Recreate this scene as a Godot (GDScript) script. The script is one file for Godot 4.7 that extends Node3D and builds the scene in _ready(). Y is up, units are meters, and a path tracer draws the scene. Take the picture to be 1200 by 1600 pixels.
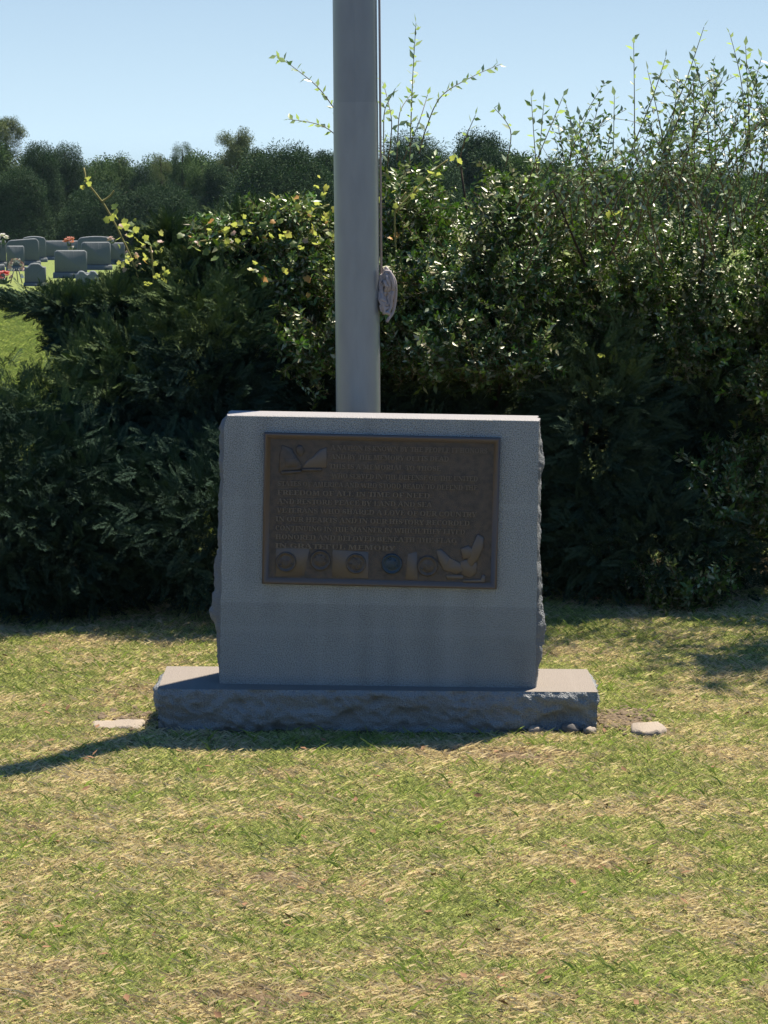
extends Node3D
# A memorial stone with a bronze plaque under a flagpole; hedge, graves and woods behind.
# World: y up, camera at the origin 1.8 m above the lawn, looking towards -z. Metres.

const F := 4180.0          # focal length in photo pixels
const CP := 0.99206        # cos / sin of the camera's downward pitch
const SP := 0.12579
const EYE := 1.8
var rng := RandomNumberGenerator.new()
var n_lawn := FastNoiseLite.new()
var n_fine := FastNoiseLite.new()
var n_rock := FastNoiseLite.new()
var M := {}
var used := {}


# ---------- small helpers ----------
func spot(px: float, py: float, dist: float) -> Vector3:      # the point seen at a photo pixel, at a distance
	var t := (800.0 - py) / F
	var y := dist * (t * CP - SP) / (CP + t * SP)
	var d := dist * CP - y * SP
	return Vector3((px - 600.0) * d / F, EYE + y, -dist)

func on_lawn(px: float, py: float) -> Vector3:
	var t := (800.0 - py) / F
	var z := EYE / -((t * CP - SP) / (CP + t * SP))
	var p := spot(px, py, z)
	return Vector3(p.x, 0, p.z)

func rr(a: float, b: float) -> float:
	return rng.randf_range(a, b)

func rdir() -> Vector3:
	var z := rr(-1, 1)
	var a := rr(0, TAU)
	var s := sqrt(1 - z * z)
	return Vector3(s * cos(a), z, s * sin(a))

func numbered(called: String) -> String:
	var k: int = used.get(called, 0)
	used[called] = k + 1
	return called if k == 0 else "%s_%03d" % [called, k]

func thing(called: String, label: String, category: String, at := Vector3.ZERO, group := "") -> Node3D:
	var o := Node3D.new()
	o.name = numbered(called)
	add_child(o, true)
	o.position = at
	tag(o, label, category, group)
	return o

func tag(o: Node, label: String, category: String, group := "") -> void:
	o.set_meta("label", label)
	o.set_meta("category", category)
	if group:
		o.set_meta("group", group)

func put(called: String, mesh: Mesh, parent: Node = null, mat: Material = null, xf := Transform3D.IDENTITY) -> MeshInstance3D:
	var o := MeshInstance3D.new()
	o.mesh = mesh
	if mat:
		o.material_override = mat
	if parent == null:
		o.name = numbered(called)
		add_child(o, true)
	else:
		o.name = called
		if parent.has_node(called):
			var k: int = parent.get_meta("_n_" + called, 0) + 1
			parent.set_meta("_n_" + called, k)
			o.name = "%s_%03d" % [called, k]
		parent.add_child(o, true)
	o.transform = xf
	return o

func begin() -> SurfaceTool:
	var st := SurfaceTool.new()
	st.begin(Mesh.PRIMITIVE_TRIANGLES)
	return st

func done(st: SurfaceTool, mat: Material, into: ArrayMesh = null) -> ArrayMesh:
	st.generate_normals()
	var m: ArrayMesh = st.commit(into) if into else st.commit()
	m.surface_set_material(m.get_surface_count() - 1, mat)
	return m

func tri(st: SurfaceTool, a: Vector3, b: Vector3, c: Vector3) -> void:
	st.add_vertex(a); st.add_vertex(b); st.add_vertex(c)

func quad(st: SurfaceTool, a: Vector3, b: Vector3, c: Vector3, d: Vector3) -> void:   # clockwise seen from the front
	tri(st, a, b, c); tri(st, a, c, d)

func sheet(st: SurfaceTool, rows: Array, cols: Array = []) -> void:       # rows of points, clockwise when rows run down and points run right
	for j in rows.size() - 1:
		for i in rows[j].size() - 1:
			var idx := [[j, i], [j, i + 1], [j + 1, i + 1], [j, i], [j + 1, i + 1], [j + 1, i]]
			for q in idx:
				if cols:
					st.set_color(cols[q[0]][q[1]])
				st.add_vertex(rows[q[0]][q[1]])

func tube(st: SurfaceTool, pts: Array, radii: Array, sides := 8) -> void:
	var rings := []
	var up := Vector3(0.31, 0.2, 0.93)
	for i in pts.size():
		var t: Vector3 = (pts[min(i + 1, pts.size() - 1)] - pts[max(i - 1, 0)]).normalized()
		var a := t.cross(up)
		if a.length() < 0.05:
			a = t.cross(Vector3.RIGHT)
		a = a.normalized()
		var b := t.cross(a).normalized()
		up = b.cross(t) * -1.0 if false else up
		var r: float = radii[min(i, radii.size() - 1)]
		var ring := []
		for k in sides + 1:
			var ang := TAU * k / sides
			ring.append(pts[i] + (a * cos(ang) + b * sin(ang)) * r)
		rings.append(ring)
	sheet(st, rings)
	var e0: Array = rings[0]
	var e1: Array = rings[-1]
	for k in sides:
		tri(st, pts[0], e0[k + 1], e0[k])
		tri(st, pts[-1], e1[k], e1[k + 1])

func curve(p: Array, n: int) -> Array:
	var c := Curve3D.new()
	for i in p.size():
		var t: Vector3 = (p[min(i + 1, p.size() - 1)] - p[max(i - 1, 0)]) / 6.0
		c.add_point(p[i], -t, t)
	var out := []
	for k in n + 1:
		out.append(c.sample_baked(c.get_baked_length() * k / n, true))
	return out

func lathe(st: SurfaceTool, prof: Array, sides := 20, at := Vector3.ZERO) -> void:   # prof: Vector2(radius, height) from bottom up
	var rows := []
	for i in range(prof.size() - 1, -1, -1):
		var row := []
		for k in sides + 1:
			var a := TAU * k / sides
			row.append(at + Vector3(prof[i].x * sin(a), prof[i].y, prof[i].x * cos(a)))
		rows.append(row)
	sheet(st, rows)

func box(st: SurfaceTool, c: Vector3, s: Vector3, b := 0.004) -> void:     # a chamfered box
	var h := s * 0.5
	var lv := [[-h.y, b], [-h.y + b, 0.0], [h.y - b, 0.0], [h.y, b]]
	var rows := []
	for k in range(3, -1, -1):
		var i: float = lv[k][1]
		var x := h.x - i
		var z := h.z - i
		var y: float = lv[k][0]
		var ring := []
		for q in [[-x, z - b], [-x + b, z], [x - b, z], [x, z - b], [x, -z + b], [x - b, -z], [-x + b, -z], [-x, -z + b], [-x, z - b]]:
			ring.append(c + Vector3(q[0], y, q[1]))
		rows.append(ring)
	sheet(st, rows)
	for k in range(1, 7):
		tri(st, rows[0][0], rows[0][k + 1], rows[0][k])
		tri(st, rows[3][0], rows[3][k], rows[3][k + 1])

func extrude(st: SurfaceTool, poly: PackedVector2Array, z0: float, z1: float, bevel: float) -> void:   # outline in xy, front at z1
	if not Geometry2D.is_polygon_clockwise(poly):
		poly.reverse()
	var ins := Geometry2D.offset_polygon(poly, -bevel)
	var front: PackedVector2Array = ins[0] if ins.size() == 1 else poly
	if not Geometry2D.is_polygon_clockwise(front):
		front.reverse()
	var id := Geometry2D.triangulate_polygon(front)
	for k in range(0, id.size(), 3):
		var a := front[id[k]]
		var b := front[id[k + 1]]
		var c := front[id[k + 2]]
		if (b - a).cross(c - a) > 0:
			var s := b
			b = c
			c = s
		tri(st, Vector3(a.x, a.y, z1), Vector3(b.x, b.y, z1), Vector3(c.x, c.y, z1))
		tri(st, Vector3(a.x, a.y, z0), Vector3(c.x, c.y, z0), Vector3(b.x, b.y, z0))
	for i in poly.size():
		var a := poly[i]
		var b := poly[(i + 1) % poly.size()]
		var fa := near_of(front, a)
		var fb := near_of(front, b)
		quad(st, Vector3(b.x, b.y, z1 - bevel), Vector3(a.x, a.y, z1 - bevel), Vector3(a.x, a.y, z0), Vector3(b.x, b.y, z0))
		quad(st, Vector3(fb.x, fb.y, z1), Vector3(fa.x, fa.y, z1), Vector3(a.x, a.y, z1 - bevel), Vector3(b.x, b.y, z1 - bevel))

func near_of(p: PackedVector2Array, q: Vector2) -> Vector2:
	var best := p[0]
	for v in p:
		if v.distance_squared_to(q) < best.distance_squared_to(q):
			best = v
	return best

func leaf(st: SurfaceTool, b: Vector3, dir: Vector3, nor: Vector3, ln: float, wd: float, fold := 0.12, lift := 0.0) -> void:
	var side := dir.cross(nor).normalized()
	nor = side.cross(dir).normalized()
	b += nor * lift
	var m := b + dir * ln * 0.45 - nor * wd * fold
	var e := b + dir * ln - nor * ln * 0.1
	var l := b + dir * ln * 0.42 - side * wd * 0.5
	var r := b + dir * ln * 0.42 + side * wd * 0.5
	tri(st, b, l, m); tri(st, l, e, m); tri(st, b, m, r); tri(st, m, e, r)

func copies(called: String, mesh: Mesh, xfs: Array, cols: Array, parent: Node) -> MultiMeshInstance3D:
	var buf := PackedFloat32Array()
	var c := 16 if cols else 12
	buf.resize(xfs.size() * c)
	var k := 0
	for i in xfs.size():
		var t: Transform3D = xfs[i]
		var b := t.basis
		buf[k] = b.x.x; buf[k + 1] = b.y.x; buf[k + 2] = b.z.x; buf[k + 3] = t.origin.x
		buf[k + 4] = b.x.y; buf[k + 5] = b.y.y; buf[k + 6] = b.z.y; buf[k + 7] = t.origin.y
		buf[k + 8] = b.x.z; buf[k + 9] = b.y.z; buf[k + 10] = b.z.z; buf[k + 11] = t.origin.z
		if cols:
			var q: Color = cols[i]
			buf[k + 12] = q.r; buf[k + 13] = q.g; buf[k + 14] = q.b; buf[k + 15] = 1.0
		k += c
	var mm := MultiMesh.new()
	mm.transform_format = MultiMesh.TRANSFORM_3D
	mm.use_colors = cols.size() > 0
	mm.mesh = mesh
	mm.instance_count = xfs.size()
	mm.buffer = buf
	var o := MultiMeshInstance3D.new()
	o.multimesh = mm
	o.set_meta("kind", "stuff")
	if parent:
		o.name = called
		parent.add_child(o, true)
	else:
		o.name = numbered(called)
		add_child(o, true)
	return o

func aim(at: Vector3, dir: Vector3, s: float, roll := 0.0) -> Transform3D:       # local +y along dir
	var y := dir.normalized()
	var x := y.cross(Vector3(0.13, 0.21, 0.97)).normalized()
	var z := x.cross(y)
	return Transform3D(Basis(x, y, z).rotated(y, roll).scaled(Vector3(s, s, s)), at)

func noise_tex(freq: float, ramp: Array, oct := 3, as_normal := false, strength := 4.0, seed_ := 1, size := 512) -> NoiseTexture2D:
	var n := FastNoiseLite.new()
	n.seed = seed_
	n.noise_type = FastNoiseLite.TYPE_SIMPLEX_SMOOTH
	n.frequency = freq
	n.fractal_octaves = oct
	var t := NoiseTexture2D.new()
	t.width = size
	t.height = size
	t.seamless = true
	t.noise = n
	if as_normal:
		t.as_normal_map = true
		t.bump_strength = strength
	else:
		var g := Gradient.new()
		g.offsets = PackedFloat32Array()
		g.colors = PackedColorArray()
		for r in ramp:
			g.add_point(r[0], r[1])
		t.color_ramp = g
	return t

func lin(r: float, g: float, b: float) -> Color:
	return Color(r, g, b).linear_to_srgb()

func mat(col: Color, rough := 0.8, spec := 0.5, metal := 0.0) -> StandardMaterial3D:
	var m := StandardMaterial3D.new()
	m.albedo_color = col.linear_to_srgb()
	m.roughness = rough
	m.metallic_specular = spec
	m.metallic = metal
	m.cull_mode = BaseMaterial3D.CULL_DISABLED
	return m

func stone_mat(col: Color, scale: float, contrast: float, rough: float, bump: float) -> StandardMaterial3D:
	var m := mat(col, rough, 0.4)
	var lo := 1.0 - contrast
	m.albedo_texture = noise_tex(0.21, [[0.0, Color(lo, lo, lo) * 0.8], [0.5, Color(0.93, 0.93, 0.94)], [0.6, Color(1, 1, 1)], [1.0, Color(1, 0.99, 0.97)]], 4)
	m.normal_enabled = true
	m.normal_texture = noise_tex(0.12, [], 3, true, 5.0, 4)
	m.normal_scale = bump
	m.uv1_triplanar = true
	m.uv1_scale = Vector3(scale, scale, scale) * 0.6
	m.vertex_color_use_as_albedo = true
	return m


# ---------- the ground ----------
const DROPS := [[-30.0, 0.0], [12.0, 0.0], [30.0, -0.15], [40.0, -0.33], [62.0, -0.80], [70.0, -0.92], [90.0, -1.22], [130.0, -1.78], [200.0, -2.6], [900.0, -7.0]]

func ground_y(x: float, z: float) -> float:
	var d := -z
	var y := 0.0
	for k in DROPS.size() - 1:
		if d >= DROPS[k][0] and d <= DROPS[k + 1][0]:
			y = lerpf(DROPS[k][1], DROPS[k + 1][1], (d - DROPS[k][0]) / (DROPS[k + 1][0] - DROPS[k][0]))
	var rough := 0.014 if d < 14 else 0.03
	return y + n_lawn.get_noise_2d(x * 2.2, z * 2.2) * rough + (n_fine.get_noise_2d(x * 6, z * 6) * 0.006 if d < 14 else 0.0)

var bare := []      # [x, z, half width, half depth, how bare]

func bareness(x: float, z: float) -> float:
	var b := 0.0
	for q in bare:
		var e: float = ((x - q[0]) / q[2]) ** 2 + ((z - q[1]) / q[3]) ** 2
		if e < 4:
			b = maxf(b, q[4] * exp(-e))
	return clampf(b + (n_fine.get_noise_2d(x * 1.7 + 40, z * 2.6) - 0.12) * 1.0, 0.0, 1.0)

func axis(fine_from: float, fine_to: float, step: float, far: float) -> Array:
	var a := []
	var v := fine_from
	while v < fine_to:
		a.append(v)
		v += step
	var s := step
	v = fine_to
	while v < far:
		a.append(v)
		s *= 1.35
		v += s
	a.append(far)
	return a

func make_ground() -> void:
	var xs := axis(0.0, 3.4, 0.06, 900.0)
	var neg := []
	for v in xs.slice(1):
		neg.push_front(-v)
	xs = neg + xs
	var zs := axis(3.0, 13.0, 0.06, 900.0)
	zs = [-40.0, -20.0, -8.0, -2.0, 0.0, 1.5, 2.4] + zs
	zs.reverse()
	var rows := []
	var cols := []
	for d in zs:
		var row := []
		var cr := []
		for x in xs:
			var z: float = -d
			row.append(Vector3(x, ground_y(x, z), z))
			var b := bareness(x, z)
			var c := Color(0.15, 0.125, 0.07).lerp(Color(0.17, 0.125, 0.085), b)
			if d > 12.5:
				c = Color(0.19, 0.25, 0.08).lerp(Color(0.26, 0.29, 0.11), clampf(n_lawn.get_noise_2d(x * 0.4, z * 0.4) + 0.3, 0, 1))
			cr.append(c)
		rows.append(row)
		cols.append(cr)
	var st := begin()
	sheet(st, rows, cols)
	var m := mat(Color(1, 1, 1), 0.95, 0.2)
	m.vertex_color_use_as_albedo = true
	m.albedo_texture = noise_tex(0.05, [[0.0, Color(0.55, 0.55, 0.55)], [0.5, Color(0.9, 0.9, 0.88)], [1.0, Color(1, 1, 1)]], 5, false, 1, 9)
	m.uv1_triplanar = true
	m.uv1_world_triplanar = true
	m.uv1_scale = Vector3(1.6, 1.6, 1.6)
	m.normal_enabled = true
	m.normal_texture = noise_tex(0.06, [], 4, true, 6.0, 12)
	var o := put("ground", done(st, m))
	o.set_meta("kind", "structure")

func blade(st: SurfaceTool, b: Vector3, dir: Vector3, lean: Vector3, h: float, w: float) -> void:
	var side := dir.cross(Vector3(lean.z, 0.3, -lean.x)).normalized() * w * 0.5
	var m := b + dir * h * 0.55 + lean * h * 0.12
	var e := b + dir * h * 0.9 + lean * h * 0.5
	tri(st, b - side, m - side * 0.9, b + side)
	tri(st, b + side, m - side * 0.9, m + side * 0.9)
	tri(st, m - side * 0.9, e, m + side * 0.9)

func tuft(n: int, h0: float, h1: float, w: float, spread: float, tilt: float, m: Material) -> ArrayMesh:
	var st := begin()
	for k in n:
		var a := rr(0, TAU)
		var out := Vector3(cos(a), 0, sin(a))
		var dir := (Vector3.UP + out * rr(0.1, tilt)).normalized()
		var f := rr(0.42, 1.2)
		st.set_color(Color(f, f, f * rr(0.85, 1.0)))
		blade(st, Vector3(rr(-spread, spread), -0.004, rr(-spread, spread)), dir, out, rr(h0, h1), w * rr(0.7, 1.25))
	return done(st, m)

func in_stone(x: float, z: float) -> bool:
	if ((x + 0.874) / 0.11) ** 2 + ((z + 8.61) / 0.1) ** 2 < 1.0 or ((x - 0.86) / 0.075) ** 2 + ((z + 8.52) / 0.09) ** 2 < 1.0:
		return true
	return absf(x + 0.02) < 0.73 and z < -8.50 and z > -8.96

func make_grass() -> void:
	var gm := mat(Color(1, 1, 1), 0.55, 0.4)
	gm.vertex_color_use_as_albedo = true
	gm.backlight_enabled = true
	gm.backlight = Color(1.0, 1.0, 0.9)
	var sets := []
	var meshes := []
	for v in 3:
		meshes.append(tuft(8, 0.008, 0.026, 0.0042, 0.020, 1.8, gm)); sets.append([[], []])
	for v in 2:
		meshes.append(tuft(7, 0.010, 0.034, 0.0042, 0.024, 3.4, gm)); sets.append([[], []])
	meshes.append(tuft(4, 0.025, 0.055, 0.0042, 0.012, 0.7, gm)); sets.append([[], []])
	var d := 4.7
	while d < 11.9:
		var half := 0.15 * d + 0.25
		var wide := half + 1.3
		var count := int(2.0 * wide * 0.04 * 5400.0)
		for k in count:
			var x := rr(-wide, wide)
			if absf(x) > half and rng.randf() < 0.7:
				continue
			var z := -d - rr(0, 0.04)
			if in_stone(x, z):
				continue
			var b := bareness(x, z)
			var green := clampf(n_lawn.get_noise_2d(x * 2.3 + 7, z * 3.2) * 0.75 + n_fine.get_noise_2d(x * 4, z * 5) * 0.5 + n_fine.get_noise_2d(x * 11.0, z * 13.0) * 0.7 + 0.70 - b * 0.62, 0.03, 1)
			if z < -11.3 and rng.randf() < (-z - 11.3) * 1.6:
				continue
			if b > 0.55 and rng.randf() < b * 0.7:
				continue
			var which := rng.randi_range(0, 2)
			var col: Color
			if rng.randf() > green * 0.95:
				which = 3 + rng.randi_range(0, 1)
				col = Color(0.80, 0.69, 0.49).lerp(Color(0.40, 0.29, 0.21), rng.randf() * (0.5 + 0.5 * b))
				if rng.randf() < 0.1:
					col = Color(0.62, 0.55, 0.36)
			else:
				col = Color(0.28, 0.37, 0.13).lerp(Color(0.78, 0.80, 0.39), rng.randf())
				if rng.randf() < 0.03 * green + (0.05 if z < -8.3 and z > -8.5 and absf(x) < 0.8 else 0.0):
					which = 5
					col = Color(0.32, 0.44, 0.11)
			var s := rr(0.7, 1.2)
			var t := Transform3D(Basis(Vector3.UP, rr(0, TAU)).scaled(Vector3(s, s * rr(0.75, 1.15), s)), Vector3(x, ground_y(x, z), z))
			sets[which][0].append(t)
			sets[which][1].append(col)
		d += 0.04
	var names := ["mown_grass", "mown_grass", "mown_grass", "dry_grass", "dry_grass", "tall_grass"]
	for v in meshes.size():
		copies(names[v], meshes[v], sets[v][0], sets[v][1], null)
	var lawn := []
	var lc := []
	var big := tuft(9, 0.04, 0.09, 0.012, 0.08, 1.0, gm)
	for k in 16000:
		var z := -rr(13.5, 46)
		var x := rr(-0.19, -0.05) * -z
		lawn.append(Transform3D(Basis(Vector3.UP, rr(0, TAU)).scaled(Vector3(1.3, 0.8, 1.3)), Vector3(x, ground_y(x, z), z)))
		lc.append(Color(0.26, 0.36, 0.10).lerp(Color(0.44, 0.50, 0.18), rng.randf()))
	copies("far_grass", big, lawn, lc, null)


# ---------- the memorial ----------
func lut(t: Array, v: float) -> float:
	for k in t.size() - 1:
		if v <= t[k + 1][0]:
			return lerpf(t[k][1], t[k + 1][1], clampf((v - t[k][0]) / (t[k + 1][0] - t[k][0]), 0, 1))
	return t[-1][1]

const LEFT_BULGE := [[0.0, 0.001], [0.05, 0.008], [0.11, 0.013], [0.18, 0.024], [0.24, 0.034], [0.29, 0.031], [0.37, 0.022], [0.45, 0.018], [0.56, 0.019], [0.64, 0.0155], [0.73, 0.016], [0.84, 0.018], [0.885, 0.002]]
const RIGHT_BULGE := [[0.0, 0.001], [0.07, 0.016], [0.15, 0.022], [0.235, 0.027], [0.3, 0.024], [0.38, 0.015], [0.46, 0.0105], [0.59, 0.0105], [0.69, 0.0115], [0.74, 0.0155], [0.8, 0.0105], [0.885, 0.004]]

func make_monument() -> void:
	var root := thing("memorial_monument", "grey granite memorial stone with bronze plaque on a rough base before the flagpole", "monument", Vector3(-0.021, 0, -8.53))
	# base: sawn top, rock-pitched front and ends
	var W := 0.713
	var D := 0.405
	var H := 0.135
	var rough_m := stone_mat(Color(0.30, 0.312, 0.31), 4.0, 0.62, 0.9, 1.5)
	var sawn := stone_mat(Color(0.235, 0.205, 0.178), 4.0, 0.2, 0.8, 0.5)
	var st := begin()
	var per := []       # walk round the base: front left to right, right end, back, left end
	var nx := 230
	for i in nx + 1:
		per.append([Vector3(-W + 2 * W * i / nx, 0, 0), Vector3(0, 0, 1)])
	for i in range(1, 31):
		per.append([Vector3(W, 0, -D * i / 30.0), Vector3(1, 0, 0)])
	for i in range(1, nx + 1):
		per.append([Vector3(W - 2 * W * i / nx, 0, -D), Vector3(0, 0, -1)])
	for i in range(1, 31):
		per.append([Vector3(-W, 0, -D + D * i / 30.0), Vector3(-1, 0, 0)])
	var rows := []
	var ny := 36
	for j in ny + 1:
		var v := 1.0 - float(j) / ny
		var y := lerpf(-0.12, H, v)
		var row := []
		for p in per:
			var w: Vector3 = p[0]
			var big := n_rock.get_noise_3d(w.x * 3.4, y * 5.0, w.z * 3.4 + 3.0)
			var line := 0.055 + n_rock.get_noise_2d(w.x * 4.5 + 11.0, w.z * 4.5) * 0.10       # where the flaked face breaks back
			var brk := smoothstep(line + 0.012, line - 0.012, y)
			var out := smoothstep(H, H - 0.015, y) * (0.014 + big * 0.016) - brk * (0.015 + 0.012 * n_rock.get_noise_2d(w.x * 9.0, y * 9.0))
			out += smoothstep(H, H - 0.012, y) * (0.006 - absf(n_rock.get_noise_3d(w.x * 9.0, y * 13.0, w.z * 9.0)) * 0.024 - absf(n_rock.get_noise_3d(w.x * 24.0 + 5.0, y * 30.0, w.z * 24.0)) * 0.026) + n_rock.get_noise_3d(w.x * 60.0, y * 70.0, w.z * 60.0) * 0.004 * smoothstep(H, H - 0.012, y)
			out += n_rock.get_noise_3d(w.x * 30.0, 5.0, w.z * 30.0) * 0.0012
			row.append(Vector3(w.x, y, w.z) + p[1] * out)
		row[-1] = row[0]
		rows.append(row)
	sheet(st, rows)
	var bm := done(st, rough_m)
	st = begin()
	var centre := Vector3(0, H, -D * 0.5)
	for i in per.size() - 1:
		tri(st, centre, rows[0][i + 1], rows[0][i])
	bm = done(st, sawn, bm)
	put("base", bm, root, null, Transform3D(Basis(Vector3.UP, deg_to_rad(0.5)) * Basis(Vector3.BACK, deg_to_rad(-0.5)), Vector3.ZERO))

	# tablet: steeled front, rock-pitched ends, sawn top
	var face_m := stone_mat(Color(0.40, 0.425, 0.425), 4.0, 0.68, 0.8, 0.8)
	var top_m := stone_mat(Color(0.27, 0.265, 0.27), 4.0, 0.12, 0.6, 0.3)
	var TH := 0.152
	var TT := 0.884
	var rowsn := 150
	var front := []
	var fcol := []
	var ls := []
	var rs := []
	var back := []
	for j in rowsn + 1:
		var v := 1.0 - float(j) / rowsn
		var y := v * TT
		var chip := smoothstep(0.045, 0.0, TT - y) * 0.010
		var xl := -lerpf(0.517, 0.5085, v) + n_rock.get_noise_2d(y * 26.0, 1.0) * 0.003 + chip
		var xr := lerpf(0.517, 0.5085, v) + n_rock.get_noise_2d(y * 26.0, 9.0) * 0.002
		var row := []
		var cr := []
		for i in 25:
			var s := i / 24.0
			row.append(Vector3(lerpf(xl, xr, s), y, 0))
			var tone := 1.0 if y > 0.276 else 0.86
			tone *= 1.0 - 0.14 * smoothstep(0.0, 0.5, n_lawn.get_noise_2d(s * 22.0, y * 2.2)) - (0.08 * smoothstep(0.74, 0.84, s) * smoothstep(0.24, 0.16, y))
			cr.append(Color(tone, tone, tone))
		front.append(row)
		fcol.append(cr)
		var lrow := []
		var rrow := []
		for i in 15:
			var s := i / 14.0
			var bow := pow(sin(PI * clampf(s, 0, 1)), 0.6)
			var lb := lut(LEFT_BULGE, y) * bow * (1.0 + n_rock.get_noise_3d(s * 3.0, y * 12.0, 2.0) * 0.7) + (0.004 - absf(n_rock.get_noise_3d(s * 4.0, y * 22.0, 5.0)) * 0.022) * bow
			var rb := lut(RIGHT_BULGE, y) * bow * (1.0 + n_rock.get_noise_3d(s * 3.0, y * 12.0, 8.0) * 0.7) + (0.004 - absf(n_rock.get_noise_3d(s * 4.0, y * 22.0, 15.0)) * 0.022) * bow
			lrow.push_front(Vector3(xl - lb, y, -TH * s))
			rrow.append(Vector3(xr + rb, y, -TH * s))
		ls.append(lrow)
		rs.append(rrow)
		back.append([rrow[-1], lrow[0]])
	st = begin()
	sheet(st, front, fcol)
	var tm := done(st, face_m)
	st = begin()
	st.set_color(Color.WHITE)
	sheet(st, ls)
	sheet(st, rs)
	sheet(st, back)
	var pitch_m := stone_mat(Color(0.20, 0.215, 0.225), 4.0, 0.4, 0.9, 1.4)
	tm = done(st, pitch_m, tm)
	st = begin()
	st.set_color(Color.WHITE)
	# top with a small rounded front arris
	var f0 := []
	var f1 := []
	for i in 25:
		var p: Vector3 = front[0][i]
		f0.append(p)
		f1.append(p + Vector3(0, 0.004, -0.005))
	sheet(st, [f1, f0])
	var ring: Array = []
	for i in range(rs[0].size()):
		ring.append(rs[0][i] + Vector3(0, 0.004, 0) * (1.0 if i > 0 else 0.0))
	for i in range(ls[0].size()):
		ring.append(ls[0][i] + Vector3(0, 0.004, 0) * (1.0 if i < ls[0].size() - 1 else 0.0))
	var tc := Vector3(0, TT + 0.004, -TH * 0.5)
	for i in ring.size() - 1:
		tri(st, tc, ring[i + 1], ring[i])
	for i in 24:
		tri(st, tc, f1[i + 1], f1[i])
	tm = done(st, top_m, tm)
	var txf := Transform3D(Basis(Vector3.UP, deg_to_rad(-1.5)) * Basis(Vector3.BACK, deg_to_rad(-0.85)), Vector3(-0.001, H - 0.006, -0.08))
	put("tablet", tm, root, null, txf)
	make_plaque(root, txf)

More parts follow.
